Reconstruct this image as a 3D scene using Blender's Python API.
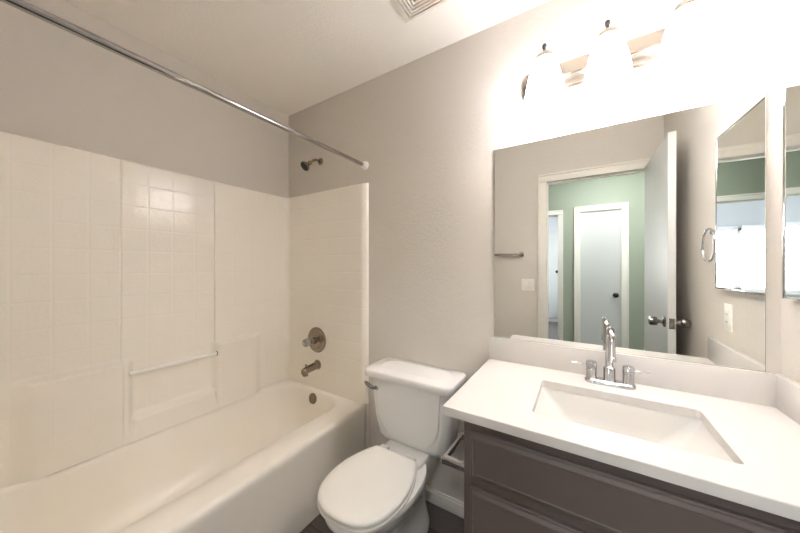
import bpy, bmesh, math, random
from mathutils import Vector, Matrix
PI = math.pi
random.seed(4)
for o in list(bpy.data.objects):
    bpy.data.objects.remove(o, do_unlink=True)
S = bpy.context.scene
COL = S.collection

# ------------------------------------------------------------------ camera, world, exposure
cam = bpy.data.cameras.new('camera')
cam.sensor_fit = 'HORIZONTAL'; cam.sensor_width = 36.0
cam.lens = 36.0 * 285.13 / 800.0
cam.clip_start = 0.02
camo = bpy.data.objects.new('camera', cam); COL.objects.link(camo)
camo.location = (1.9102, -1.4036, 1.2784)
camo.rotation_euler = (PI/2 - 0.0008, -0.0005, 0.5643)
S.camera = camo

W = bpy.data.worlds.new('sky'); S.world = W; W.use_nodes = True
bg = W.node_tree.nodes['Background']
bg.inputs[0].default_value = (0.90, 0.95, 1.0, 1); bg.inputs[1].default_value = 30.0

S.view_settings.view_transform = 'Standard'
S.view_settings.look = 'None'
S.view_settings.exposure = 0.42
S.view_settings.gamma = 1.0
S.view_settings.use_curve_mapping = False
try:
    S.cycles.max_bounces = 16; S.cycles.diffuse_bounces = 10; S.cycles.glossy_bounces = 10
    S.cycles.sample_clamp_indirect = 10.0
    S.cycles.caustics_reflective = True
except Exception:
    pass
SHADE_EMIT = 19.5
# sampling portal for the daylight entering through the bedroom window (emits nothing itself)
pl = bpy.data.lights.new('window_daylight', 'AREA'); pl.shape = 'RECTANGLE'; pl.size = 1.8; pl.size_y = 1.1
pl.cycles.is_portal = True
plo = bpy.data.objects.new('window_daylight', pl); COL.objects.link(plo)
plo.location = (.15, -6.16, 1.41); plo.rotation_euler = (-PI/2, 0, 0)
plo2 = bpy.data.objects.new('window_daylight', pl); COL.objects.link(plo2)  # second portal, at the added side window
plo2.location = (3.02, -4.7, 1.41); plo2.rotation_euler = (PI/2, 0, PI/2)
HALL_FILL = 74.0  # glow of the added hall fill domes

# ------------------------------------------------------------------ materials
def lin(c):
    return tuple(((v/255)/12.92 if v/255 <= .04045 else ((v/255+.055)/1.055)**2.4) for v in c) + (1,)

def mat(name, rgb, rough=.5, metal=0.0, spec=.5, coat=0.0, bump=None, emit=None, trans=0.0, ior=1.45):
    m = bpy.data.materials.new(name); m.use_nodes = True
    nt = m.node_tree; b = nt.nodes['Principled BSDF']
    b.inputs['Base Color'].default_value = lin(rgb)
    b.inputs['Roughness'].default_value = rough
    b.inputs['Metallic'].default_value = metal
    b.inputs['Specular IOR Level'].default_value = spec
    b.inputs['Coat Weight'].default_value = coat
    b.inputs['Coat Roughness'].default_value = .08
    b.inputs['Transmission Weight'].default_value = trans
    b.inputs['IOR'].default_value = ior
    if emit:
        b.inputs['Emission Color'].default_value = emit[0] + (1,)
        b.inputs['Emission Strength'].default_value = emit[1]
    if bump:
        tc = nt.nodes.new('ShaderNodeNewGeometry')
        h = None
        for sc, det, amt in bump:
            n = nt.nodes.new('ShaderNodeTexNoise')
            n.inputs['Scale'].default_value = sc; n.inputs['Detail'].default_value = det
            nt.links.new(tc.outputs['Position'], n.inputs['Vector'])
            bp = nt.nodes.new('ShaderNodeBump')
            bp.inputs['Strength'].default_value = 1.0; bp.inputs['Distance'].default_value = amt
            nt.links.new(n.outputs['Fac'], bp.inputs['Height'])
            if h: nt.links.new(h.outputs[0], bp.inputs['Normal'])
            h = bp
        nt.links.new(h.outputs[0], b.inputs['Normal'])
    return m

def tile_mat(name, rgb, axis_u, off_u, off_v, su=.1065, sv=.112):
    """glossy moulded acrylic with shallow tile grooves (axis_u: 0 = x, 1 = y; v is height)"""
    m = mat(name, rgb, rough=.16, spec=.5)
    nt = m.node_tree; b = nt.nodes['Principled BSDF']
    g = nt.nodes.new('ShaderNodeNewGeometry'); sp = nt.nodes.new('ShaderNodeSeparateXYZ')
    nt.links.new(g.outputs['Position'], sp.inputs[0])
    def M(op, a, bb=None):
        n = nt.nodes.new('ShaderNodeMath'); n.operation = op
        for i, v in enumerate((a, bb)):
            if v is None: continue
            if isinstance(v, (int, float)): n.inputs[i].default_value = v
            else: nt.links.new(v, n.inputs[i])
        return n.outputs[0]
    def groove(src, off, size):
        t = M('FRACT', M('DIVIDE', M('ADD', src, off), size))
        d = M('MULTIPLY', M('SUBTRACT', .5, M('ABSOLUTE', M('SUBTRACT', t, .5))), size)   # metres to the nearest line
        r = nt.nodes.new('ShaderNodeMapRange'); r.interpolation_type = 'SMOOTHSTEP'
        nt.links.new(d, r.inputs['Value'])
        r.inputs['From Min'].default_value = 0.0; r.inputs['From Max'].default_value = .007
        return r.outputs[0]
    h = M('MINIMUM', groove(sp.outputs[axis_u], off_u, su), groove(sp.outputs[2], off_v, sv))
    # grooves stop below the moulded tiling
    mask = nt.nodes.new('ShaderNodeMapRange'); nt.links.new(sp.outputs[2], mask.inputs['Value'])
    mask.inputs['From Min'].default_value = .50; mask.inputs['From Max'].default_value = .56
    h2 = M('ADD', M('MULTIPLY', h, mask.outputs[0]), M('SUBTRACT', 1.0, mask.outputs[0]))
    bp = nt.nodes.new('ShaderNodeBump'); bp.inputs['Distance'].default_value = .0006
    nt.links.new(h2, bp.inputs['Height'])
    n = nt.nodes.new('ShaderNodeTexNoise'); n.inputs['Scale'].default_value = 85; n.inputs['Detail'].default_value = 2
    nt.links.new(g.outputs['Position'], n.inputs['Vector'])
    b2 = nt.nodes.new('ShaderNodeBump'); b2.inputs['Distance'].default_value = .0008
    nt.links.new(n.outputs['Fac'], b2.inputs['Height']); nt.links.new(bp.outputs[0], b2.inputs['Normal'])
    nt.links.new(b2.outputs[0], b.inputs['Normal'])
    return m

def plank_mat(name):
    m = mat(name, (70, 63, 62), rough=.38)
    nt = m.node_tree; b = nt.nodes['Principled BSDF']
    g = nt.nodes.new('ShaderNodeNewGeometry')
    br = nt.nodes.new('ShaderNodeTexBrick')
    br.offset = .37; br.inputs['Scale'].default_value = 1.0
    br.inputs['Brick Width'].default_value = 1.2; br.inputs['Row Height'].default_value = .15
    br.inputs['Mortar Size'].default_value = .0015
    br.inputs['Color1'].default_value = lin((104, 95, 93)); br.inputs['Color2'].default_value = lin((86, 79, 79))
    br.inputs['Mortar'].default_value = lin((32, 29, 29))
    nt.links.new(g.outputs['Position'], br.inputs['Vector'])
    mp = nt.nodes.new('ShaderNodeMapping'); mp.inputs['Scale'].default_value = (3, 60, 3)
    nt.links.new(g.outputs['Position'], mp.inputs['Vector'])
    no = nt.nodes.new('ShaderNodeTexNoise'); no.inputs['Scale'].default_value = 1.5; no.inputs['Detail'].default_value = 6
    nt.links.new(mp.outputs[0], no.inputs['Vector'])
    mx = nt.nodes.new('ShaderNodeMix'); mx.data_type = 'RGBA'; mx.blend_type = 'MULTIPLY'
    mx.inputs['Factor'].default_value = .55
    nt.links.new(br.outputs['Color'], mx.inputs[6]); 
    cr = nt.nodes.new('ShaderNodeValToRGB'); cr.color_ramp.elements[0].color = (.45, .43, .42, 1); cr.color_ramp.elements[1].color = (1.25, 1.22, 1.2, 1)
    nt.links.new(no.outputs['Fac'], cr.inputs[0]); nt.links.new(cr.outputs[0], mx.inputs[7])
    nt.links.new(mx.outputs[2], b.inputs['Base Color'])
    return m

GREIGE = (215, 209, 201)
m_wall = mat('painted wall', GREIGE, .62, spec=.35, bump=[(150, 3, .0016), (45, 2, .0012)])
m_ceil = mat('painted ceiling', (246, 242, 235), .8, spec=.2, bump=[(110, 3, .0018)])
m_green = mat('sage hall paint', (156, 163, 148), .7, spec=.25, bump=[(130, 3, .0012)])
m_bedwall = mat('pale bedroom paint', (206, 209, 215), .7, spec=.25)
m_trim = mat('white gloss trim', (236, 232, 224), .35)
m_doorw = mat('white door paint', (204, 206, 204), .33)
m_floor = plank_mat('dark plank floor')
m_carpet = mat('grey carpet', (120, 116, 114), .95, spec=.1, bump=[(400, 2, .003)])
m_acry = mat('moulded acrylic', (244, 239, 229), .28, bump=[(9, 1, .0015)])
m_acry_rough = m_acry
m_tile_l = tile_mat('tiled acrylic long wall', (244, 239, 229), 1, .0, -.01)
m_tile_e = tile_mat('tiled acrylic end wall', (244, 239, 229), 0, -.03, -.01)
m_porc = mat('white porcelain', (234, 233, 231), .1, coat=.3)
m_seat = mat('white plastic seat', (232, 230, 224), .22)
m_quartz = mat('white quartz', (214, 210, 206), .22)
m_sink = mat('white sink porcelain', (222, 220, 216), .1, coat=.3)
m_cab = mat('taupe cabinet paint', (97, 87, 83), .42, bump=[(60, 2, .0004)])
m_cabdark = mat('shadowed cabinet inside', (70, 62, 58), .7)
m_chrome = mat('polished chrome', (205, 205, 208), .06, metal=1)
m_satin = mat('satin door hardware', (150, 147, 143), .2, metal=1)
m_finial = mat('dark nickel', (84, 82, 80), .3, metal=1)
m_nick = mat('brushed nickel', (176, 166, 154), .26, metal=1)
m_dnick = mat('worn nickel', (146, 134, 118), .24, metal=1)
m_steel = mat('rod steel', (172, 169, 166), .1, metal=1)
m_dark = mat('dark rubber', (30, 28, 27), .55)
m_bronze = mat('dark bronze', (56, 50, 46), .35, metal=.8)
m_yell = mat('yellow tape', (186, 164, 70), .6)
m_mirror = mat('mirror silvering', (238, 240, 236), .0, metal=1)
m_medge = mat('polished mirror edge', (120, 124, 120), .15, metal=.7)
m_plast = mat('white plastic', (238, 236, 230), .35)
m_plastg = mat('clear acrylic knob', (225, 220, 212), .08, trans=.7, ior=1.49)
m_caulk = mat('white caulk', (232, 226, 214), .5)
m_grille = mat('white grille', (226, 219, 207), .5)
m_hole = mat('dark duct', (58, 52, 46), .9)
m_shade = mat('lit frosted glass', (250, 246, 238), .4, emit=((1.0, .985, 1.05), SHADE_EMIT))
m_dome = mat('added fill dome glass', (250, 250, 250), .4, emit=((.94, .96, 1.0), HALL_FILL))  # glowing glass of the added hall fill lamps
m_glass = bpy.data.materials.new('window glass'); m_glass.use_nodes = True
nt = m_glass.node_tree; nt.nodes.clear()
_o = nt.nodes.new('ShaderNodeOutputMaterial'); _m = nt.nodes.new('ShaderNodeMixShader'); _t = nt.nodes.new('ShaderNodeBsdfTransparent')
_g = nt.nodes.new('ShaderNodeBsdfGlossy'); _g.inputs['Roughness'].default_value = .02; _f = nt.nodes.new('ShaderNodeFresnel')
nt.links.new(_f.outputs[0], _m.inputs[0]); nt.links.new(_t.outputs[0], _m.inputs[1]); nt.links.new(_g.outputs[0], _m.inputs[2]); nt.links.new(_m.outputs[0], _o.inputs[0])
m_blind = mat('white blind slat', (240, 242, 246), .5)

# ------------------------------------------------------------------ builders
WL = {}
def finish(name, bm, m, parent=None, loc=None, smooth=35):
    if loc is None:
        loc = WL[parent] if parent is not None else Vector((0, 0, 0))
    loc = Vector(loc)
    bmesh.ops.recalc_face_normals(bm, faces=bm.faces)
    bmesh.ops.translate(bm, verts=bm.verts, vec=-loc)
    me = bpy.data.meshes.new(name); bm.to_mesh(me); bm.free()
    me.materials.append(m)
    if smooth:
        for p in me.polygons: p.use_smooth = True
        me.set_sharp_from_angle(angle=math.radians(smooth))
    o = bpy.data.objects.new(name, me); COL.objects.link(o)
    if parent is not None:
        o.parent = parent; o.location = loc - WL[parent]
    else:
        o.location = loc
    WL[o] = loc
    return o
def thing(name, label, cat, loc, group=None):
    o = bpy.data.objects.new(name, None); COL.objects.link(o); o.location = loc
    o.empty_display_size = .05
    WL[o] = Vector(loc)
    o['label'] = label; o['category'] = cat
    if group: o['group'] = group
    return o
def tag(o, label, cat, group=None):
    o['label'] = label; o['category'] = cat
    if group: o['group'] = group
    return o
def struct(name, bm, m, parent=None, smooth=None, label=None):
    o = finish(name, bm, m, parent, smooth=smooth)
    if parent is None:
        o['kind'] = 'structure'
    if label: o['label'] = label
    return o

def B(): return bmesh.new()
def box(bm, x0, x1, y0, y1, z0, z1, bev=0.0, seg=2):
    t = bmesh.new()
    r = bmesh.ops.create_cube(t, size=1)
    for v in t.verts:
        v.co = Vector(((x0+x1)/2 + v.co.x*(x1-x0), (y0+y1)/2 + v.co.y*(y1-y0), (z0+z1)/2 + v.co.z*(z1-z0)))
    if bev:
        bmesh.ops.bevel(t, geom=t.edges[:], offset=bev, segments=seg, affect='EDGES', profile=.5)
    merge(bm, t); return bm
def merge(bm, t, mtx=None):
    mp = {}
    for v in t.verts: mp[v] = bm.verts.new(mtx @ v.co if mtx else v.co)
    for f in t.faces:
        try: bm.faces.new([mp[v] for v in f.verts])
        except ValueError: pass
    t.free()
def loft(bm, loops, cap0=True, cap1=True, closed=True):
    rows = [[bm.verts.new(p) for p in L] for L in loops]
    n = len(rows[0])
    for a, b in zip(rows[:-1], rows[1:]):
        for i in range(n if closed else n-1):
            j = (i+1) % n
            bm.faces.new((a[i], a[j], b[j], b[i]))
    if cap0: bm.faces.new(rows[0][::-1])
    if cap1: bm.faces.new(rows[-1])
    return rows
def frame(axis):
    z = Vector(axis).normalized()
    x = z.orthogonal().normalized()
    return x, z.cross(x), z
def lathe(bm, prof, org=(0, 0, 0), axis=(0, 0, 1), n=32, caps=True):
    x, y, z = frame(axis); o = Vector(org)
    loops = [[o + z*h + (x*math.cos(2*PI*i/n) + y*math.sin(2*PI*i/n))*max(r, 1e-5) for i in range(n)] for r, h in prof]
    loft(bm, loops, caps, caps); return bm
def cyl(bm, a, b, r, n=24, bev=0.0):
    a = Vector(a); b = Vector(b); L = (b-a).length
    pr = [(r, 0), (r, L)] if not bev else [(r-bev, 0), (r, bev), (r, L-bev), (r-bev, L)]
    lathe(bm, pr, a, b-a, n); return bm
def tube(bm, pts, rad, n=16):
    pts = [Vector(p) for p in pts]
    rad = rad if isinstance(rad, (list, tuple)) else [rad]*len(pts)
    t0 = (pts[1]-pts[0]).normalized(); x = t0.orthogonal().normalized()
    loops = []
    for i, p in enumerate(pts):
        t = (pts[min(i+1, len(pts)-1)] - pts[max(i-1, 0)]).normalized()
        x = (x - t*x.dot(t)).normalized(); y = t.cross(x)
        loops.append([p + (x*math.cos(2*PI*k/n) + y*math.sin(2*PI*k/n))*rad[i] for k in range(n)])
    loft(bm, loops); return bm
def rrect(x0, x1, y0, y1, r, z, n=8):
    """rounded rectangle loop in xy"""
    r = min(r, (x1-x0)/2-1e-4, (y1-y0)/2-1e-4); pts = []
    for cx, cy, a0 in ((x1-r, y1-r, 0), (x0+r, y1-r, 90), (x0+r, y0+r, 180), (x1-r, y0+r, 270)):
        for k in range(n+1):
            a = math.radians(a0 + 90*k/n)
            pts.append(Vector((cx + r*math.cos(a), cy + r*math.sin(a), z)))
    return pts
def sstep(e0, e1, v):
    t = min(1, max(0, (v-e0)/(e1-e0))); return t*t*(3-2*t)

# ------------------------------------------------------------------ room dimensions (metres)
RW, RL, RH = 2.446, 1.515, 2.44      # width, depth, height of the bathroom
HB = -2.98                           # hall back wall
OX0, OX1, OZ = 1.645, 2.376, 2.05    # bathroom door opening
BX0, BX1, BZ = 0.86, 1.66, 1.975     # bedroom door opening
CX0, CX1, CZ = 1.905, 2.335, 1.985   # closet door opening
BY = -6.05                           # bedroom far wall

# ------------------------------------------------------------------ structure
struct('floor', box(B(), -.1, RW+.1, -1.57, .1, -.06, 0), m_floor)
struct('ceiling', box(B(), -.1, RW+.1, -1.57, .1, RH, RH+.06), m_ceil)
struct('wall_left', box(B(), -.1, 0, -RL-.055, .1, 0, RH), m_wall)
struct('wall_back', box(B(), 0, RW, 0, .1, 0, RH), m_wall)
struct('wall_right', box(B(), RW, RW+.1, -RL-.055, .1, 0, RH), m_wall)
def holed(y0, y1, xa, xb, x0, x1, zt, H=RH):
    bm = B()
    box(bm, xa, x0, y0, y1, 0, H); box(bm, x1, xb, y0, y1, 0, H); box(bm, x0, x1, y0, y1, zt, H)
    return bm
struct('wall_front', holed(-RL-.055, -RL, 0, RW, OX0-.012, OX1+.012, OZ+.012), m_wall)
struct('wall_hall_near', holed(-1.625, -1.57, -.4, 4.2, OX0-.012, OX1+.012, OZ+.012), m_green)
bm = B()
for a, b in ((-.4, BX0-.012), (BX1+.012, CX0-.012), (CX1+.012, 4.2)): box(bm, a, b, HB-.06, HB, 0, RH)
box(bm, BX0-.012, BX1+.012, HB-.06, HB, BZ+.012, RH); box(bm, CX0-.012, CX1+.012, HB-.06, HB, CZ+.012, RH)
box(bm, CX0-.012, CX1+.012, HB-.06, HB-.05, 0, CZ+.012)
struct('wall_hall_far', bm, m_green)
struct('wall_hall_left', box(B(), -.5, -.4, HB-.06, -1.57, 0, RH), m_green)
struct('wall_hall_right', box(B(), 4.2, 4.3, HB-.06, -1.57, 0, RH), m_green)
struct('floor_hall', box(B(), -.5, 4.3, HB, -1.57, -.06, 0), m_floor)
struct('ceiling_hall', box(B(), -.5, 4.3, HB-.06, -1.57, RH, RH+.06), m_ceil)
# bedroom beyond the hall
struct('wall_bedroom_near', holed(HB-.11, HB-.06, -2.0, 2.9, BX0-.012, BX1+.012, BZ+.012), m_bedwall)
struct('wall_bedroom_left', box(B(), -2.1, -2.0, BY-.1, HB-.06, 0, RH), m_bedwall)
bm = B()
SY0, SY1 = -5.5, -3.9
box(bm, 2.9, 3.0, BY-.1, SY0, 0, RH); box(bm, 2.9, 3.0, SY1, HB-.06, 0, RH); box(bm, 2.9, 3.0, SY0, SY1, 0, .85); box(bm, 2.9, 3.0, SY0, SY1, 1.97, RH)
struct('wall_bedroom_right', bm, m_bedwall)
bm = B()
box(bm, 2.92, 2.98, SY0, SY0+.05, .85, 1.97); box(bm, 2.92, 2.98, SY1-.05, SY1, .85, 1.97); box(bm, 2.92, 2.98, SY0+.05, SY1-.05, .85, .90); box(bm, 2.92, 2.98, SY0+.05, SY1-.05, 1.92, 1.97); box(bm, 2.93, 2.97, -4.725, -4.675, .90, 1.92)
w2 = struct('window_fill', bm, m_trim)  # unseen window, added to let more daylight into bedroom and hall
struct('pane', box(B(), 2.947, 2.953, SY0+.05, SY1-.05, .90, 1.92), m_glass, w2)
WX0, WX1, WZ0, WZ1 = -.75, 1.05, .85, 1.97
bm = B()
box(bm, -2.0, WX0, BY-.1, BY, 0, RH); box(bm, WX1, 2.9, BY-.1, BY, 0, RH)
box(bm, WX0, WX1, BY-.1, BY, 0, WZ0); box(bm, WX0, WX1, BY-.1, BY, WZ1, RH)
struct('wall_bedroom_far', bm, m_bedwall)
struct('floor_bedroom', box(B(), -2.1, 3.0, BY-.1, HB, -.06, 0), m_carpet)
struct('ceiling_bedroom', box(B(), -2.1, 3.0, BY-.1, HB-.06, RH, RH+.06), m_ceil)

# window with two sashes and a mullion
bm = B()
fw = .05
box(bm, WX0, WX0+fw, BY-.08, BY-.02, WZ0, WZ1); box(bm, WX1-fw, WX1, BY-.08, BY-.02, WZ0, WZ1)
box(bm, WX0, WX1, BY-.08, BY-.02, WZ0, WZ0+fw); box(bm, WX0, WX1, BY-.08, BY-.02, WZ1-fw, WZ1)
box(bm, .19, .27, BY-.08, BY-.02, WZ0, WZ1)
win = struct('window_1', bm, m_trim)
struct('pane', box(B(), WX0+fw, .19, BY-.053, BY-.047, WZ0+fw, WZ1-fw), m_glass, win)
struct('pane', box(B(), .27, WX1-fw, BY-.053, BY-.047, WZ0+fw, WZ1-fw), m_glass, win)
struct('window_sill', box(B(), WX0-.04, WX1+.04, BY, BY+.07, WZ0-.03, WZ0, .004), m_trim, win)
for k, (a, b, side) in enumerate(((WX0-.02, .205, 'wider white slatted blind at the bedroom window, left of the cord gap'),
                                  (.255, WX1+.02, 'narrower white slatted blind at the bedroom window, beside the cord gap'))):
    t = thing('window_blind', side, 'blind', ((a+b)/2, BY+.04, WZ0), 'blinds at the bedroom window')
    finish('headrail', box(B(), a, b, BY+.012, BY+.06, WZ1-.02, WZ1+.03, .003), m_blind, t)
    bm = B(); z = WZ0+.05
    while z < WZ1-.03:
        tt = bmesh.new(); box(tt, a+.003, b-.003, -.022, .022, -.0013, .0013)
        merge(bm, tt, Matrix.Translation((0, BY+.036, z)) @ Matrix.Rotation(math.radians(20), 4, 'X'))
        z += .043
    finish('slats', bm, m_blind, t, smooth=None)
    finish('bottom_rail', box(B(), a, b, BY+.018, BY+.054, WZ0+.012, WZ0+.03, .003), m_blind, t)
    for xx in (a+.12, b-.12):
        finish('ladder_cord', cyl(B(), (xx, BY+.036, WZ0+.02), (xx, BY+.036, WZ1-.01), .0015, 8), m_blind, t)

# door casings
def casing(name, x0, x1, zt, yf, side, w=.065, th=.016, jamb=None):
    """flat casing with a stepped outer bead round an opening; side = +1 faces +y"""
    bm = B()
    y0, y1 = (yf, yf+th*side) if side > 0 else (yf+th*side, yf)
    for a, b in ((x0-w, x0+.006), (x1-.006, x1+w)):
        b = min(b, RW-.001) if yf == -RL else b
        box(bm, a, b, y0, y1, 0, zt-.006, .003)
    bx1 = min(x1+w, RW-.001) if yf == -RL else x1+w
    box(bm, x0-w, bx1, y0, y1, zt-.006, zt+w, .003)
    e = .006*side
    ya, yb = sorted((yf+th*side, yf+th*side+e))
    box(bm, x0-w, x0-w+.018, ya-.004*(side > 0), yb+.004*(side < 0), 0, zt+w, .003)
    if not (yf == -RL): box(bm, x1+w-.018, x1+w, ya-.004*(side > 0), yb+.004*(side < 0), 0, zt+w, .003)
    box(bm, x0-w, bx1, ya-.004*(side > 0), yb+.004*(side < 0), zt+w-.018, zt+w, .003)
    if jamb:
        ja, jb = jamb
        box(bm, x0-.012, x0, ja, jb, 0, zt); box(bm, x1, x1+.012, ja, jb, 0, zt); box(bm, x0-.012, x1+.012, ja, jb, zt, zt+.012)
        ym = (ja+jb)/2
        if jb-ja > .1:   # door stop
            box(bm, x0, x0+.011, ym-.04, ym-.01, 0, zt, .002); box(bm, x1-.011, x1, ym-.04, ym-.01, 0, zt, .002)
            box(bm, x0+.011, x1-.011, ym-.04, ym-.01, zt-.011, zt, .002)
    return struct(name, bm, m_trim, smooth=30)
tr1 = casing('trim_1', OX0, OX1, OZ, -RL, 1, jamb=(-1.625, -RL))
casing('trim_2', OX0, OX1, OZ, -1.625, -1)
casing('trim_3', CX0, CX1, CZ, HB, 1, w=.066, jamb=(HB-.05, HB))
casing('trim_4', BX0, BX1, BZ, HB, 1, w=.055, jamb=(HB-.11, HB))
casing('trim_5', BX0, BX1, BZ, HB-.11, -1, w=.055)
finish('strike_plate', box(B(), OX0-.001, OX0+.0025, -1.548, -1.522, .93, .985, .001), m_dnick, tr1)
# baseboards
def baseb(name, x0, x1, y0, y1, m=m_trim, h=.074):
    bm = B(); box(bm, x0, x1, y0, y1, 0, h-.012, .002)
    if x1-x0 > y1-y0: ym = (y0+y1)/2; box(bm, x0, x1, y0 + (.004 if y1 in (0, ) else 0), y1, h-.014, h, .003)
    else: box(bm, x0, x1, y0, y1, h-.014, h, .003)
    return struct(name, bm, m, smooth=30)
baseb('baseboard_back', .802, 1.60, -.013, 0)
baseb('baseboard_front', .84, OX0-.067, -RL, -RL+.013)
baseb('baseboard_right', RW-.013, RW, -RL+.02, -.56)
baseb('baseboard_hall', BX1+.058, CX0-.068, HB, HB+.013)
baseb('baseboard_hall_right', CX1+.068, 4.2, HB, HB+.013)
baseb('baseboard_bedroom', -2.0, 2.9, BY, BY+.013)

# doors
def knob(parent, org, ax, m, long=False):
    ax = Vector(ax); o = Vector(org)
    finish('door_knob', lathe(B(), [(.031, 0), (.031, .004), (.026, .009), (.012, .012), (.011, .026), (.014, .032), (.0235, .036), (.0255, .044), (.0255, .062), (.0235, .070), (.017, .0735), (.0, .0735)], o, ax), m, parent)
d1 = struct('door_1', box(B(), 2.331, 2.367, -1.505, -.803, .012, 2.045, .0015), m_doorw)
knob(d1, (2.331, -.865, .952), (-1, 0, 0), m_satin)
knob(d1, (2.367, -.865, .952), (1, 0, 0), m_satin)
bm = box(B(), 2.337, 2.361, -.8035, -.8015, .922, .982, .0006); finish('latch_plate', bm, m_satin, d1)
finish('latch_bolt', cyl(B(), (2.349, -.803, .952), (2.349, -.793, .952), .008, 16, .001), m_nick, d1)
for z in (.25, 1.1, 1.82): finish('hinge', cyl(B(), (2.3705, -1.509, z-.045), (2.3705, -1.509, z+.045), .005, 12), m_nick, d1)
d2 = struct('door_2', box(B(), CX0+.003, CX1-.003, HB-.04, HB-.006, .012, CZ-.004, .0015), m_doorw)
knob(d2, (2.277, HB-.006, .925), (0, 1, 0), m_bronze)
for z in (.25, 1.0, 1.78): finish('hinge', cyl(B(), (CX0+.002, HB+.003, z-.04), (CX0+.002, HB+.003, z+.04), .005, 12), m_nick, d2)
# white sliding closet panel on the bedroom's far wall
d3 = struct('door_3', box(B(), 1.25, 2.05, BY+.014, BY+.045, .10, 2.02, .002), m_doorw)
finish('finger_pull', lathe(B(), [(.034, 0), (.034, .004), (.026, .005), (.024, .002), (0, .002)], (1.46, BY+.045, 1.155), (0, 1, 0), 24), m_bronze, d3)

# ------------------------------------------------------------------ bathtub
TZ = .42
t = thing('bathtub', 'cream acrylic bathtub with bowed apron set between three walls', 'bathtub', (.41, -.76, 0))
N = 14
# every loop has two long and two short stretches; the short ones are cut as finely so the rings match
loops = []
for x0, x1, y0, y1, r, z, bow in (
    (.004, .768, -1.508, -.006, .004, 0, .006), (.004, .772, -1.508, -.006, .004, .115, .008), (.004, .765, -1.508, -.006, .004, .150, .010),
    (.004, .768, -1.508, -.006, .004, .30, .012), (.004, .773, -1.508, -.006, .004, .375, .013), (.004, .775, -1.508, -.006, .006, .394, .013),
    (.004, .771, -1.508, -.006, .008, .410, .013), (.006, .757, -1.506, -.008, .010, .420, .012),
    (.058, .650, -1.450, -.046, .14, .4203, .0), (.066, .640, -1.444, -.053, .14, .414, .0), (.074, .631, -1.438, -.060, .14, .398, .0),
    (.094, .618, -1.40, -.070, .14, .32, .0), (.116, .600, -1.34, -.084, .14, .20, .0), (.150, .570, -1.28, -.110, .14, .12, 0),
    (.200, .520, -1.20, -.17, .12, .092, 0), (.27, .45, -1.0, -.30, .08, .086, 0)):
    loops.append((x0, x1, y0, y1, r, z, bow))
def ring(x0, x1, y0, y1, r, z, bow):
    r = min(r, (x1-x0)/2-1e-3, (y1-y0)/2-1e-3); out = []
    cs = ((x1-r, y1-r, 0), (x0+r, y1-r, 90), (x0+r, y0+r, 180), (x1-r, y0+r, 270))
    arcs = []
    for cx, cy, a0 in cs:
        arcs.append([Vector((cx+r*math.cos(math.radians(a0+90*k/N)), cy+r*math.sin(math.radians(a0+90*k/N)), z)) for k in range(N+1)])
    for i in range(4):
        out += arcs[i]
        p, q = arcs[i][-1], arcs[(i+1) % 4][0]
        m_ = 24 if i in (1, 3) else 8
        for k in range(1, m_): out.append(p.lerp(q, k/m_))
    for p in out:
        if bow and p.x > (x0+x1)/2:
            p.x += bow*math.sin(PI*max(0, min(1, (p.y-y0)/(y1-y0))))
    return out
bm = B(); loft(bm, [ring(*a) for a in loops])
finish('tub_basin', bm, m_acry, t, smooth=50)
o = finish('overflow_plate', lathe(B(), [(.036, 0), (.036, .004), (.033, .008), (.012, .010), (0, .010)], (.355, -.0655, .368), (0, -1, .12), 32), m_dnick, t)
for dx in (-.018, .018): finish('screw', lathe(B(), [(.004, 0), (.004, .002), (0, .003)], (.355+dx, -.0755, .369), (0, -1, .12), 12), m_nick, o)
finish('drain', lathe(B(), [(.032, 0), (.032, .003), (.022, .004), (.018, .001), (0, .001)], (.36, -.32, .0862), (0, 0, 1), 32), m_dnick, t)

# ------------------------------------------------------------------ moulded surround
t = thing('tub_surround', 'cream tile-patterned moulded shower surround above the bathtub', 'shower surround', (.02, -.76, TZ))
SZ = 1.804
SE = .52   # y of the niche edge (right)
def wall_x(y, z):
    x = .026
    # centre strip between the two seams lies a little deeper
    c = sstep(-.962, -.955, y)*(1-sstep(-.542, -.535, y))
    x -= .008*c
    # lower side sections stand out and make shelves at z = .82
    low = 1-sstep(.800, .826, z)
    left = sstep(-1.30, -1.20, y)*(1-sstep(-.950, -.902, y))
    right = sstep(-.556, -.514, y)*(1-sstep(-.33, -.22, y))
    nich = sstep(-.950, -.902, y)*(1-sstep(-.556, -.514, y))*(1-sstep(.515, .55, z))
    x += .042*max(low*left, low*right, nich)
    # foot sweeps out to the tub rim
    mid = sstep(-1.22, -1.0, y)*(1-sstep(-.42, -.24, y))
    x += (.068-x)*mid*(1-sstep(TZ, .53, z))
    # cove into the end walls
    for e, s in ((-.028, 1), (-1.487, -1)):
        d = (e - y)*s
        if d < .035:
            k = max(0, min(1, 1-d/.035)); x += .035*(1-math.sqrt(max(0, 1-k*k)))
    # rounded top lip
    k = max(0, (z-(SZ-.014))/.014)
    x -= x*(1-math.sqrt(max(0, 1-min(1, k)**2)))*.98
    # seams
    for s in (-.957, -.539):
        x -= .003*math.exp(-((y-s)/.003)**2)*(1-low*.8)
    return max(x, .001)
def axis_pts(a, b, step, edges, off):
    v = {a, b}; k = a
    while k < b: v.add(round(k, 5)); k += step
    for e in edges:
        for d in off:
            if a < e+d < b: v.add(round(e+d, 5))
    return sorted(v)
ys = axis_pts(-1.514, -.001, .02, (-1.244, -.957, -.927, -.539, -.535, -.265, -.045, -1.47), [i*.0025 for i in range(-9, 10)])
zs = axis_pts(TZ+.0006, SZ, .02, (.813, .5235, .54), [i*.003 for i in range(-6, 7)]) 
zs = sorted(set(zs) | {round(SZ-.014+.002*i, 5) for i in range(0, 8)})
bm = B()
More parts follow.
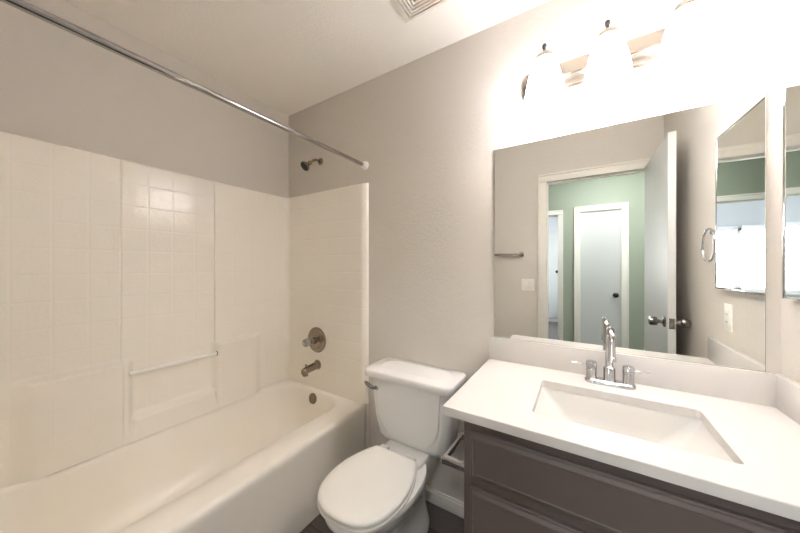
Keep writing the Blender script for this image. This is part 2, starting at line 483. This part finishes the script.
rows = [[bm.verts.new((wall_x(y, z), y, z)) for y in ys] for z in zs]
for a, b in zip(rows[:-1], rows[1:]):
    for i in range(len(ys)-1): bm.faces.new((a[i], a[i+1], b[i+1], b[i]))
back = [[bm.verts.new((.0005, y, z)) for y in (ys[0], ys[-1])] for z in (zs[0], zs[-1])]
bm.faces.new((back[0][0], back[0][1], back[1][1], back[1][0]))
finish('long_panel', bm, m_tile_l, t, smooth=60)
# end panels: rounded outer edge
def end_panel(yw, s):
    prof = [(.002, 0), (.002, .028), (.70, .028)] + [(.745+.045*math.sin(a), -.002+.03*math.cos(a)) for a in [PI/2*k/8 for k in range(9)]] + [(.790, 0)]
    prof = [(x, max(0, d)) for x, d in prof]
    loops = []
    for z, k in [(TZ+.001, 1), (1.0, 1), (SZ-.016, 1)] + [(SZ-.016+.014*math.sin(a), math.cos(a)) for a in [PI/2*i/6 for i in range(1, 6)]] + [(SZ-.0015, .05)]:
        loops.append([Vector((x if d > 0 or x < .1 else x, yw-s*(d*k+.0005), z)) for x, d in prof])
    bm = B(); loft(bm, loops); return bm
finish('end_panel', end_panel(0, 1), m_tile_e, t, smooth=40)
finish('end_panel', end_panel(-RL, -1), m_tile_e, t, smooth=40)
# outer flange legs running to the floor beside the tub
struct('trim_6', box(B(), .778, .800, -.010, -.0003, 0, TZ, .003), m_caulk)
gb = finish('grab_bar', tube(B(), [(.050, -.935, .752), (.050, -.530, .752)], .0125, 20), m_plast, t)
finish('bar_socket', lathe(B(), [(.0145, 0), (.0145, .004), (.009, .004), (.007, .001), (0, .001)], (.050, -.538, .752), (0, -1, 0), 20), m_dnick, t)

# ------------------------------------------------------------------ shower fittings on the wet wall
t = thing('wall_shower', 'small dark-faced shower head on a bent nickel arm above the surround', 'shower', (.362, 0, 2.02))
finish('wall_flange', lathe(B(), [(.025, 0), (.024, .004), (.018, .010), (.012, .013)], (.357, -.001, 2.018), (0, -1, 0)), m_dnick, t)
arm = [(.357, -.005, 2.018), (.358, -.030, 2.018), (.359, -.050, 2.014), (.359, -.068, 2.004), (.358, -.082, 1.992)]
finish('shower_arm', tube(B(), arm, .0085, 16), m_dnick, t)
dirv = Vector((-.22, -.70, -.66)).normalized(); p0 = Vector(arm[-1])
finish('tape_ring', lathe(B(), [(.0098, -.004), (.0098, .006)], p0, dirv, 20), m_yell, t)
h = finish('shower_head', lathe(B(), [(.012, .006), (.014, .012), (.014, .022), (.012, .028), (.017, .038), (.029, .050), (.033, .056), (.033, .066), (.030, .068)], p0, dirv, 28), m_dnick, t)
finish('spray_face', lathe(B(), [(.0305, .0675), (.029, .0715), (.010, .0735), (0, .0735)], p0, dirv, 28), m_dark, h)

t = thing('shower_valve', 'round nickel shower valve with a clear knob above the tub spout', 'shower valve', (.353, -.028, .764))
e = finish('escutcheon', lathe(B(), [(.088, 0), (.088, .004), (.084, .009), (.060, .012), (.056, .016), (.030, .018), (.026, .02)], (.353, -.0285, .764), (0, -1, 0), 48), m_dnick, t)
for a in (60, 240): finish('screw', lathe(B(), [(.005, 0), (.005, .002), (0, .003)], (.353+.052*math.cos(math.radians(a)), -.0445, .764+.052*math.sin(math.radians(a))), (0, -1, 0), 12), m_nick, e)
finish('valve_stem', lathe(B(), [(.024, .015), (.022, .045), (.016, .05), (.015, .062)], (.353, -.0285, .764), (0, -1, 0), 28), m_dnick, t)
prof = []
bm = B(); n = 40
loops = []
for r, hh in [(.012, .060), (.022, .064), (.027, .074), (.028, .09), (.026, .104), (.018, .112), (.004, .113)]:
    loops.append([Vector((.353 + r*(1+.05*math.cos(8*2*PI*i/n))*math.cos(2*PI*i/n), -.0285-hh, .764 + r*(1+.05*math.cos(8*2*PI*i/n))*math.sin(2*PI*i/n))) for i in range(n)])
loft(bm, loops)
k = finish('knob_handle', bm, m_plastg, t, smooth=40)
finish('knob_cap', lathe(B(), [(.011, .1125), (.011, .115), (.008, .117), (0, .117)], (.353, -.0285, .764), (0, -1, 0), 24), m_chrome, k)

t = thing('tub_spout', 'nickel tub spout with diverter on the tiled end panel over the tub', 'tub spout', (.360, -.028, .585))
bm = B(); loops = []
for s in range(13):
    u = s/12; y = -.0285-.125*u; cz = .592-.012*u; hw = .026-.006*u; hh = .026-.003*u
    if s >= 11: cz -= .003
    loops.append([Vector((.360+hw*math.cos(2*PI*i/24), y, cz+hh*math.sin(2*PI*i/24)*(1 if math.sin(2*PI*i/24) > 0 else 1.05))) for i in range(24)])
c = loops[-1]; loops.append([p.lerp(Vector((.360, p.y, .577)), .25)+Vector((0, -.004, 0)) for p in c])
loft(bm, loops)
finish('spout_body', bm, m_dnick, t, smooth=50)
finish('spout_mouth', lathe(B(), [(.019, 0), (.018, .028), (.014, .028), (.014, .02)], (.360, -.134, .575), (0, 0, -1), 24), m_dnick, t)
finish('diverter_knob', lathe(B(), [(.004, 0), (.004, .012), (.008, .014), (.008, .021), (.005, .023), (0, .023)], (.360, -.13, .598), (0, 0, 1), 20), m_dnick, t)
finish('wall_collar', lathe(B(), [(.034, 0), (.034, .003), (.029, .007), (.026, .008)], (.360, -.0285, .592), (0, -1, 0)), m_dnick, t)

# ------------------------------------------------------------------ curtain rod
t = thing('shower_curtain_rod', 'bare steel curtain rod stretched across the tub alcove near the ceiling', 'curtain rod', (.7614, -.75, 1.9136))
rx, rz = .7614, 1.9136
finish('inner_rod', cyl(B(), (rx, -.02, rz), (rx, -.98, rz), .0115, 24), m_steel, t)
finish('outer_rod', cyl(B(), (rx, -.95, rz), (rx, -RL+.02, rz), .0128, 24, .001), m_steel, t)
for y, s in ((0, -1), (-RL, 1)):
    finish('end_flange', lathe(B(), [(.027, 0), (.027, .006), (.022, .011), (.018, .012), (.0165, .03), (.0125, .032)], (rx, y+.0005*s, rz), (0, s, 0), 32), m_plast, t)

# ------------------------------------------------------------------ toilet
TX, BXC = 1.188, 1.176
t = thing('toilet', 'white two-piece toilet with closed lid between the tub and the vanity', 'toilet', (TX, -.36, 0))
def egg(hw, yf, yb, z, n=48, pw=2.0, bp=2.0, cx=BXC, yc=None):
    """egg outline: front tip yf, back yb; bp > 2 squares the back off"""
    yc = yb - (yb-yf)*.46 if yc is None else yc
    pts = []
    for i in range(n):
        a = 2*PI*i/n; c, s = math.cos(a), math.sin(a)
        q = pw if s < 0 else bp
        x = hw*abs(c)**(2/q)*(1 if c > 0 else -1)
        y = (yc-yf)*abs(s)**(2/q)*-1 if s < 0 else (yb-yc)*abs(s)**(2/q)
        pts.append(Vector((cx+x, yc+y, z)))
    return pts
DZ = -.02
def eggs(rows): return [egg(h, yf, yb, z+(DZ if z > .2 else 0), bp=b) for h, yf, yb, z, b in rows]
bm = B()
loft(bm, eggs([(.118, -.50, -.10, 0, 4), (.120, -.502, -.10, .03, 4), (.108, -.495, -.10, .06, 4), (.098, -.485, -.11, .12, 4),
          (.100, -.50, -.11, .17, 4), (.115, -.55, -.12, .23, 3.4), (.142, -.618, -.14, .285, 3), (.166, -.662, -.16, .33, 2.6),
          (.177, -.680, -.17, .36, 2.5), (.179, -.684, -.172, .375, 2.5), (.175, -.680, -.174, .384, 2.5), (.12, -.60, -.2, .386, 2.5)]))
loft(bm, [rrect(TX-.085, TX+.085, -.25, -.045, .03, .22), rrect(TX-.108, TX+.108, -.29, -.045, .04, .30), rrect(TX-.115, TX+.115, -.30, -.045, .045, .335), rrect(TX-.115, TX+.115, -.30, -.045, .045, .377), rrect(TX-.109, TX+.109, -.294, -.051, .04, .383)])
bo = finish('bowl', bm, m_porc, t, smooth=60)
for s in (-1, 1): finish('bolt_cap', lathe(B(), [(.014, 0), (.014, .006), (.010, .015), (0, .019)], (BXC+s*.109, -.33, .026), (0, 0, 1), 20), m_plast, bo)
HALF = [(0, -.278), (.06, -.278), (.100, -.279), (.114, -.286), (.124, -.305), (.142, -.345), (.157, -.39), (.168, -.44), (.1715, -.49), (.168, -.54), (.156, -.59), (.132, -.635), (.098, -.664), (.05, -.680), (0, -.684)]
def cr(p, n=5):
    out = []
    for i in range(len(p)-1):
        a, b, c, d = p[max(i-1, 0)], p[i], p[i+1], p[min(i+2, len(p)-1)]
        for k in range(n):
            u = k/n
            out.append(tuple(.5*((2*b[q])+(-a[q]+c[q])*u+(2*a[q]-5*b[q]+4*c[q]-d[q])*u*u+(-a[q]+3*b[q]-3*c[q]+d[q])*u**3) for q in (0, 1)))
    return out + [p[-1]]
HC = cr(HALF)
def lidloop(d, z):
    """seat outline shrunk by d metres"""
    yc = -.48; f = 1-d/.19
    return [Vector((BXC+x*f, yc+(y-yc)*f, z)) for x, y in HC] + [Vector((BXC-x*f, yc+(y-yc)*f, z)) for x, y in HC[-2:0:-1]]
bm = B(); loft(bm, [lidloop(.006, .3665), lidloop(-.001, .370), lidloop(-.001, .379), lidloop(.006, .3815)])
finish('seat', bm, m_seat, t, smooth=50)
bm = B(); loft(bm, [lidloop(.018, .3815), lidloop(.016, .3868), lidloop(.004, .3872), lidloop(0, .3895), lidloop(0, .3965), lidloop(.004, .4025), lidloop(.016, .4055), lidloop(.05, .4072), lidloop(.12, .408)])
finish('seat_lid', bm, m_seat, t, smooth=50)
for s in (-1, 1): finish('lid_hinge', box(B(), BXC+s*.075-.022, BXC+s*.075+.022, -.277, -.252, .3835, .400, .006, 3), m_seat, t)
# tank
bm = B()
TK = []
for z, hw, yf, r in ((.3685, .140, -.150, .05), (.373, .172, -.174, .06), (.384, .192, -.188, .065), (.41, .207, -.196, .06), (.50, .217, -.203, .05), (.60, .223, -.209, .045), (.702, .227, -.216, .042)):
    TK.append(rrect(TX-hw, TX+hw, yf, -.018, r, z))
loft(bm, TK)
# raised shield on the tank front
def front_y(z): return -.195-.021*min(1, max(0, (z-.41)/.29))
out = []
for i in range(33):
    a = PI*i/32; c, s_ = math.cos(a), math.sin(a)
    out.append((.180*(abs(c)**.62)*(1 if c > 0 else -1), .59-.188*abs(s_)**.8))
out = [(.190, .699)] + out + [(-.190, .699)]
l0 = [Vector((TX+x, front_y(z)+.004, z)) for x, z in out]
l1 = [Vector((TX+x*.985, front_y(z)-.0035, .43+(z-.43)*.99+.0015)) for x, z in out]
l2 = [Vector((TX+x*.955, front_y(z)-.006, .55+(z-.55)*.965+.004)) for x, z in out]
loft(bm, [l0, l1, l2])
finish('tank', bm, m_porc, t, smooth=55)
bm = B()
LF = -.246
loft(bm, [rrect(TX-.232, TX+.232, LF+.014, -.014, .035, .702), rrect(TX-.245, TX+.245, LF+.002, -.010, .04, .707), rrect(TX-.249, TX+.249, LF, -.008, .042, .716), rrect(TX-.249, TX+.249, LF, -.008, .042, .735),
          rrect(TX-.246, TX+.246, LF+.003, -.010, .042, .741), rrect(TX-.238, TX+.238, LF+.010, -.018, .04, .744), rrect(TX-.206, TX+.206, LF+.033, -.042, .075, .7445), rrect(TX-.200, TX+.200, LF+.038, -.047, .075, .7475), rrect(TX-.18, TX+.18, LF+.053, -.06, .06, .7485)])
finish('tank_lid', bm, m_porc, t, smooth=40)
lv = finish('flush_lever', tube(B(), [(1.014, -.214, .648), (1.012, -.228, .649), (1.004, -.236, .652), (.988, -.239, .660), (.966, -.239, .669), (.954, -.236, .672)], [.007, .008, .009, .0105, .010, .005], 14), m_satin, t)
finish('lever_boss', lathe(B(), [(.014, 0), (.014, .006), (.010, .010), (0, .011)], (1.014, -.212, .648), (0, -1, 0), 20), m_chrome, lv)

# ------------------------------------------------------------------ vanity cabinet, top, sink, faucet
VX0, VX1, CTZ = 1.60, RW-.002, .836
t = thing('vanity_cabinet', 'dark taupe vanity cabinet with framed fronts under the white countertop', 'cabinet', (2.02, -.27, 0))
bm = B()
box(bm, VX0, VX0+.018, -.535, -.003, 0, .806); box(bm, VX1-.018, VX1, -.535, -.003, 0, .806)
box(bm, VX0+.018, VX1-.018, -.516, -.003, .10, .118); box(bm, VX0+.018, VX1-.018, -.010, -.003, .118, .806)
box(bm, VX0+.018, VX1-.018, -.470, -.455, 0, .10)
for x0, x1, z0, z1 in ((VX0+.018, 1.645, .10, .806), (2.405, VX1-.018, .10, .806), (1.645, 2.405, .765, .806), (1.645, 2.405, .595, .640), (1.645, 2.405, .10, .14), (2.0, 2.045, .14, .595)):
    box(bm, x0, x1, -.535, -.516, z0, z1)
finish('carcass', bm, m_cab, t, smooth=None)
def front(x0, x1, z0, z1):
    """slab front: rounded lip, routed step, flat field"""
    y = -.536
    def R(i, yy): return [Vector((x0+i, yy, z0+i)), Vector((x1-i, yy, z0+i)), Vector((x1-i, yy, z1-i)), Vector((x0+i, yy, z1-i))]
    bm = B()
    loft(bm, [R(0, y), R(0, y-.011), R(.0015, y-.0125), R(.005, y-.0135), R(.007, y-.0135), R(.008, y-.0155), R(.0135, y-.0205), R(.016, y-.0215), R(.0185, y-.0215), R(.021, y-.020)])
    return bm
finish('drawer_front', front(1.624, 2.426, .632, .773), m_cab, t, smooth=20)
finish('cabinet_door', front(1.624, 2.0215, .118, .603), m_cab, t, smooth=20)
finish('cabinet_door', front(2.0285, 2.426, .118, .603), m_cab, t, smooth=20)

t = thing('countertop', 'white quartz countertop with splash on two sides, cut out for the sink', 'countertop', (2.0, -.28, .806))
X0, X1, Y0, Y1 = 1.540, RW-.001, -.566, -.0005
HX0, HX1, HY0, HY1 = 1.785, 2.222, -.456, -.165
bm = B()
def ring4(x0, x1, y0, y1, z): return [Vector((x0, y0, z)), Vector((x1, y0, z)), Vector((x1, y1, z)), Vector((x0, y1, z))]
hole = lambda d, z: rrect(HX0-d, HX1+d, HY0-d, HY1+d, .012+d, z, 6)
zt, zb = CTZ, .808
def plate(bm, outer, hole_pts):
    """planar face with a hole: bridge a 4-corner ring to a rounded hole ring"""
    n = len(hole_pts); q = n//4
    corner = {0: 2, 1: 3, 2: 0, 3: 1}   # rrect arc order: NE, NW, SW, SE
    for i in range(4):
        cv = outer[corner[i]]
        for k in range(q-1): bm.faces.new((hole_pts[i*q+k], hole_pts[i*q+k+1], cv))
        nv = outer[corner[(i+1) % 4]]
        bm.faces.new((hole_pts[i*q+q-1], hole_pts[(i*q+q) % n], nv, cv))
mk = lambda L: [bm.verts.new(p) for p in L]
o0 = mk(ring4(X0, X1, Y0, Y1, zb)); o1 = mk(ring4(X0, X1, Y0, Y1, zt-.002)); o2 = mk(ring4(X0+.002, X1-.0005, Y0+.002, Y1-.0002, zt))
h0 = mk(hole(0, zb)); h1 = mk(hole(0, zt-.002)); h2 = mk(hole(.002, zt))
for a, b in ((o0, o1), (o1, o2)):
    for i in range(4): bm.faces.new((a[i], a[(i+1) % 4], b[(i+1) % 4], b[i]))
for a, b in ((h0, h1), (h1, h2)):
    for i in range(len(a)): j = (i+1) % len(a); bm.faces.new((a[i], a[j], b[j], b[i]))
plate(bm, o2, h2); plate(bm, o0, h0)
finish('slab', bm, m_quartz, t, smooth=30)
finish('backsplash', box(B(), X0, X1, -.020, -.0005, CTZ, .9405, .0015), m_quartz, t)
finish('side_splash', box(B(), RW-.020, RW-.0005, -.560, -.0205, CTZ, .9405, .0015), m_quartz, t)

t = thing('sink', 'white rectangular undermount sink set into the countertop', 'sink', (2.0, -.297, .66))
bm = B()
def sl(dx, dy, z, r): return rrect(HX0+dx, HX1-dx, HY0+dy, HY1-dy, r, z, 8)
loft(bm, [sl(.15, .07, .655, .04), sl(.10, .03, .665, .05), sl(.045, .0, .70, .045), sl(-.012, -.012, .78, .04), sl(-.022, -.022, .796, .03), sl(-.022, -.022, .8075, .03),
          sl(-.003, -.003, .8075, .016), sl(.001, .001, .800, .018), sl(.014, .004, .775, .026), sl(.040, .008, .74, .034), sl(.066, .014, .708, .04), sl(.092, .026, .688, .045), sl(.122, .05, .678, .05), sl(.17, .09, .675, .04)])
finish('basin', bm, m_sink, t, smooth=60)
finish('drain', lathe(B(), [(.028, 0), (.028, .003), (.020, .004), (.018, .001), (.012, .002), (0, .003)], (1.998, -.297, .6755), (0, 0, 1), 32), m_chrome, t)

FX, FY = 2.002, -.078
t = thing('faucet', 'chrome two-handle gooseneck faucet behind the sink', 'faucet', (FX, FY, CTZ))
bm = B()
def bp(dx, z, r): return rrect(FX-.078+dx, FX+.078-dx, FY-.028+dx, FY+.028-dx, r, z, 8)
loft(bm, [bp(0, CTZ+.0003, .027), bp(0, CTZ+.009, .027), bp(.004, CTZ+.014, .023), bp(.010, CTZ+.016, .017)])
finish('base_plate', bm, m_chrome, t, smooth=40)
bm = B(); lathe(bm, [(.0205, 0), (.0205, .004), (.0192, .006), (.0192, .046), (.018, .049), (.0125, .053)], (FX, FY, CTZ+.014), (0, 0, 1), 32)
finish('spout_collar', bm, m_chrome, t)
R = .048; zc = 1.0
pts = [(FX, FY, CTZ+.06), (FX, FY, .94), (FX, FY, zc)] + [(FX, FY-R+R*math.cos(a), zc+R*math.sin(a)) for a in [PI*k/14 for k in range(1, 15)]] + [(FX, FY-2*R-.003, zc-.02), (FX, FY-2*R-.006, zc-.042)]
sp = finish('spout', tube(B(), pts, [.0125]*2+[.012]+[.0115]*14+[.0115, .0115], 24), m_chrome, t, smooth=50)
finish('aerator', cyl(B(), (FX, FY-2*R-.005, zc-.036), (FX, FY-2*R-.0075, zc-.052), .0125, 24, .001), m_chrome, sp)
for s in (-1, 1):
    hx = FX+s*.056
    hd = finish('handle', lathe(B(), [(.0185, 0), (.0185, .003), (.0172, .005), (.0172, .034), (.0160, .036), (.0180, .038), (.0180, .060), (.0155, .064), (0, .065)], (hx, FY, CTZ+.014), (0, 0, 1), 32), m_chrome, t)
    finish('lever', tube(B(), [(hx+s*.012, FY, CTZ+.063), (hx+s*.035, FY, CTZ+.0635), (hx+s*.063, FY-.001, CTZ+.0625)], [.0036, .0028, .0022], 12), m_chrome, hd)
finish('lift_rod', lathe(B(), [(.003, 0), (.003, .022), (.005, .025), (.005, .031), (0, .033)], (FX, FY+.021, CTZ+.014), (0, 0, 1), 12), m_chrome, t)

# ------------------------------------------------------------------ mirrors
t = thing('wall_mirror', 'large frameless rectangular mirror above the backsplash', 'mirror', (1.986, 0, .9415))
MX0, MX1, MZ0, MZ1 = 1.560, 2.412, .9415, 1.8365
bm = box(B(), MX0, MX1, -.0055, -.0005, MZ0, MZ1)
finish('mirror_backing', bm, m_medge, t, smooth=None)
bm = B()
def RR(i, y): return [Vector((MX0+i, y, MZ0+i)), Vector((MX1-i, y, MZ0+i)), Vector((MX1-i, y, MZ1-i)), Vector((MX0+i, y, MZ1-i))]
loft(bm, [RR(.0008, -.0055), RR(.0022, -.0063)], cap0=False, cap1=True)
finish('mirror_glass', bm, m_mirror, t, smooth=None)

t = thing('medicine_cabinet', 'slim mirrored medicine cabinet with chrome edge on the right wall', 'medicine cabinet', (RW, -.276, 1.18))
QY0, QY1, QZ0, QZ1 = -.436, -.050, 1.181, 1.846
finish('cabinet_box', box(B(), RW-.010, RW-.0005, QY0+.006, QY1-.006, QZ0+.006, QZ1-.006), m_plast, t, smooth=None)
bm = B()
w = .0075
for a in ((QY0, QY0+w, QZ0, QZ1), (QY1-w, QY1, QZ0, QZ1), (QY0+w, QY1-w, QZ0, QZ0+w), (QY0+w, QY1-w, QZ1-w, QZ1)):
    box(bm, RW-.018, RW-.010, a[0], a[1], a[2], a[3], .0012)
AJAR = Matrix.Translation((RW-.010, QY1, 0)) @ Matrix.Rotation(-.027, 4, 'Z') @ Matrix.Translation((-RW+.010, -QY1, 0))   # the door stands a crack open
bmesh.ops.transform(bm, matrix=AJAR, verts=bm.verts)
finish('chrome_frame', bm, m_chrome, t, smooth=30)
bm = box(B(), RW-.0165, RW-.010, QY0+w, QY1-w, QZ0+w, QZ1-w)
bmesh.ops.transform(bm, matrix=AJAR, verts=bm.verts)
finish('mirror_door', bm, m_mirror, t, smooth=None)

# ------------------------------------------------------------------ vanity light
t = thing('vanity_light', 'three-shade brushed nickel vanity light bar lit above the mirror', 'wall light', (1.992, 0, 2.07))
LX0, LX1 = 1.687, 2.297
prof = [(0, 2.142), (.014, 2.142), (.020, 2.138), (.034, 2.086), (.034, 2.080), (.026, 2.078), (.021, 2.066), (.020, 2.050), (.024, 2.034), (.032, 2.024), (.032, 2.018), (0, 2.018)]
loops = []
for x, k in [(LX0, .55), (LX0+.012, .8), (LX0+.035, .95), (LX0+.06, 1)] + [(LX1-.06, 1), (LX1-.035, .95), (LX1-.012, .8), (LX1, .55)]:
    loops.append([Vector((x, -.0008-d*k, 2.08+(z-2.08)*k)) for d, z in prof])
bm = B(); loft(bm, loops); finish('back_plate', bm, m_nick, t, smooth=25)
for i, lx in enumerate((1.787, 1.992, 2.200)):
    ly = -.128
    ar = finish('lamp_arm', tube(B(), [(lx, -.028, 2.07), (lx, -.045, 2.075), (lx, -.065, 2.095), (lx, -.085, 2.125), (lx, -.105, 2.138), (lx, ly, 2.134)], .0065, 14), m_nick, t)
    finish('socket_cap', lathe(B(), [(.034, -.030), (.034, -.024), (.030, -.012), (.020, -.004), (.010, 0), (0, .001)], (lx, ly, 2.135), (0, 0, 1), 32), m_nick, ar)
    finish('finial', lathe(B(), [(.006, 0), (.0055, .016), (.008, .018), (.008, .030), (.005, .034), (0, .035)], (lx, ly, 2.1355), (0, 0, 1), 20), m_finial, ar)
    sh = [(.030, 2.108), (.036, 2.10), (.047, 2.075), (.058, 2.04), (.066, 2.0), (.071, 1.965), (.073, 1.950), (.070, 1.950), (.067, 1.968), (.062, 2.0), (.054, 2.04), (.043, 2.075), (.030, 2.10)]
    finish('glass_shade', lathe(B(), [(r, z-2.135) for r, z in sh], (lx, ly, 2.135), (0, 0, 1), 40), m_shade, t)

# ------------------------------------------------------------------ ceiling fan grille
t = thing('ceiling_vent', 'square ventilation grille with nested slats in the ceiling', 'vent', (1.335, -.37, RH))
def sq(bm, x0, x1, y0, y1, w, z0, z1, tilt=0.0):
    o_ = [(x0, y0), (x1, y0), (x1, y1), (x0, y1)]; i_ = [(x0+w, y0+w), (x1-w, y0+w), (x1-w, y1-w), (x0+w, y1-w)]
    loft(bm, [[Vector((a, b, z1)) for a, b in o_], [Vector((a, b, z0+tilt)) for a, b in o_], [Vector((a, b, z0)) for a, b in i_], [Vector((a, b, z1)) for a, b in i_], [Vector((a, b, z1)) for a, b in o_]], False, False)
gx0, gx1, gy0, gy1 = 1.209, 1.470, -.505, -.245
bm = B()
o_ = [(gx0, gy0), (gx1, gy0), (gx1, gy1), (gx0, gy1)]; i_ = [(gx0+.032, gy0+.013), (gx1-.030, gy0+.016), (gx1-.030, gy1-.016), (gx0+.030, gy1-.016)]
loft(bm, [[Vector((a, b, RH-.0005)) for a, b in o_], [Vector((a, b, RH-.008)) for a, b in o_], [Vector((a, b, RH-.013)) for a, b in i_], [Vector((a, b, RH-.0005)) for a, b in i_]], False, False)
finish('grille_frame', bm, m_grille, t, smooth=None)
finish('duct_opening', box(B(), gx0+.030, gx1-.030, gy0+.016, gy1-.016, RH-.002, RH-.0005), m_hole, t, smooth=None)
bm = B(); k = 0
x0, x1, y0, y1 = gx0+.030, gx1-.030, gy0+.016, gy1-.016
x0 += .006; x1 -= .006; y0 += .006; y1 -= .006
while x1-x0 > .02 and y1-y0 > .02:
    sq(bm, x0, x1, y0, y1, .0088, RH-.012, RH-.004)
    x0 += .0145; x1 -= .0145; y0 += .0145; y1 -= .0145
finish('nested_slats', bm, m_grille, t, smooth=None)

# ------------------------------------------------------------------ toilet paper holder on the cabinet side
t = thing('toilet_paper_holder', 'empty chrome toilet paper holder on the left side of the vanity', 'paper holder', (VX0, -.385, .60))
finish('holder_plate', box(B(), VX0-.006, VX0-.0003, -.482, -.288, .575, .622, .002), m_chrome, t)
for y in (-.470, -.300):
    finish('holder_post', box(B(), 1.496, VX0-.005, y-.008, y+.008, .584, .612, .0025), m_chrome, t)
finish('roller', lathe(B(), [(.006, .008), (.010, .009), (.010, .075), (.0085, .076), (.0085, .158), (.006, .16)], (1.508, -.469, .600), (0, 1, 0), 24), m_chrome, t)

# ------------------------------------------------------------------ fittings on the door wall and the right wall (seen in the mirrors)
t = thing('towel_bar', 'square nickel towel bar on the beige wall beside the doorway', 'towel bar', (1.15, -RL, 1.392))
finish('bar', box(B(), .86, 1.440, -RL+.046, -RL+.066, 1.381, 1.401, .0015), m_nick, t)
for x in (.862, 1.438):
    finish('wall_post', box(B(), x-.020, x+.020, -RL+.0005, -RL+.010, 1.370, 1.412, .002), m_nick, t)
    finish('bracket', box(B(), x-.011, x+.011, -RL+.009, -RL+.068, 1.379, 1.403, .002), m_nick, t)

t = thing('light_switch', 'white two-gang light switch plate below the towel bar end', 'light switch', (1.494, -RL, 1.106))
finish('cover_plate', box(B(), 1.438, 1.550, -RL+.0003, -RL+.006, 1.050, 1.162, .002), m_plast, t)
for x in (1.471, 1.517): finish('rocker', box(B(), x-.0165, x+.0165, -RL+.005, -RL+.013, 1.073, 1.139, .0025), m_plast, t)
for x in (1.471, 1.517):
    for z in (1.062, 1.150): finish('screw', lathe(B(), [(.003, 0), (.003, .0012), (0, .0016)], (x, -RL+.006, z), (0, 1, 0), 10), m_plast, t)

t = thing('power_outlet', 'white power outlet plate below the medicine cabinet', 'outlet', (RW, -.382, 1.06))
finish('cover_plate', box(B(), RW-.006, RW-.0003, -.418, -.346, 1.002, 1.118, .002), m_plast, t)
rc = finish('receptacle', box(B(), RW-.009, RW-.005, -.3985, -.3655, 1.027, 1.093, .0015), m_plast, t)
for z in (1.042, 1.076):
    for dy in (-.006, .006): finish('slot', box(B(), RW-.0096, RW-.0085, -.382+dy-.001, -.382+dy+.001, z-.004, z+.004), m_dark, rc, smooth=None)

t = thing('towel_ring', 'round chrome towel ring on the right wall next to the medicine cabinet', 'towel ring', (RW, -.503, 1.437))
finish('ring_mount', box(B(), RW-.010, RW-.0003, -.519, -.487, 1.421, 1.453, .003), m_chrome, t)
finish('ring_post', cyl(B(), (RW-.008, -.503, 1.437), (RW-.026, -.503, 1.437), .009, 20, .001), m_chrome, t)
ctr = Vector((RW-.018, -.553, 1.380))
bm = B(); n = 56; loops = []
for i in range(n):
    a = 2*PI*i/n
    c = ctr + Vector((0, math.cos(a), math.sin(a)))*.078
    rd = Vector((0, math.cos(a), math.sin(a)))
    loops.append([c + rd*.0055*math.cos(2*PI*k/12) + Vector((1, 0, 0))*.0055*math.sin(2*PI*k/12) for k in range(12)])
loops.append(loops[0])
loft(bm, loops, False, False); bmesh.ops.remove_doubles(bm, verts=bm.verts, dist=1e-5)
finish('ring', bm, m_chrome, t, smooth=60)

# ------------------------------------------------------------------ hall fill lamps, unseen, added to brighten the bathroom through the doorway
for hx, hy, lab in ((2.15, -2.35, 'added fill dome light, unseen, on the hall ceiling opposite the bathroom doorway'), (3.1, -1.98, 'added fill dome light, unseen, farther along the hall ceiling, past the doorway')):
    t = thing('hall_fill_light', lab, 'fill light', (hx, hy, RH), 'added fill lights on the hall ceiling')
    finish('lamp_base', lathe(B(), [(.15, 0), (.15, .02), (.14, .024)], (hx, hy, RH-.0005), (0, 0, -1), 40), m_trim, t)
    finish('dome', lathe(B(), [(.14, .022), (.138, .035), (.12, .06), (.08, .082), (.03, .092), (0, .093)], (hx, hy, RH), (0, 0, -1), 40), m_dome, t)
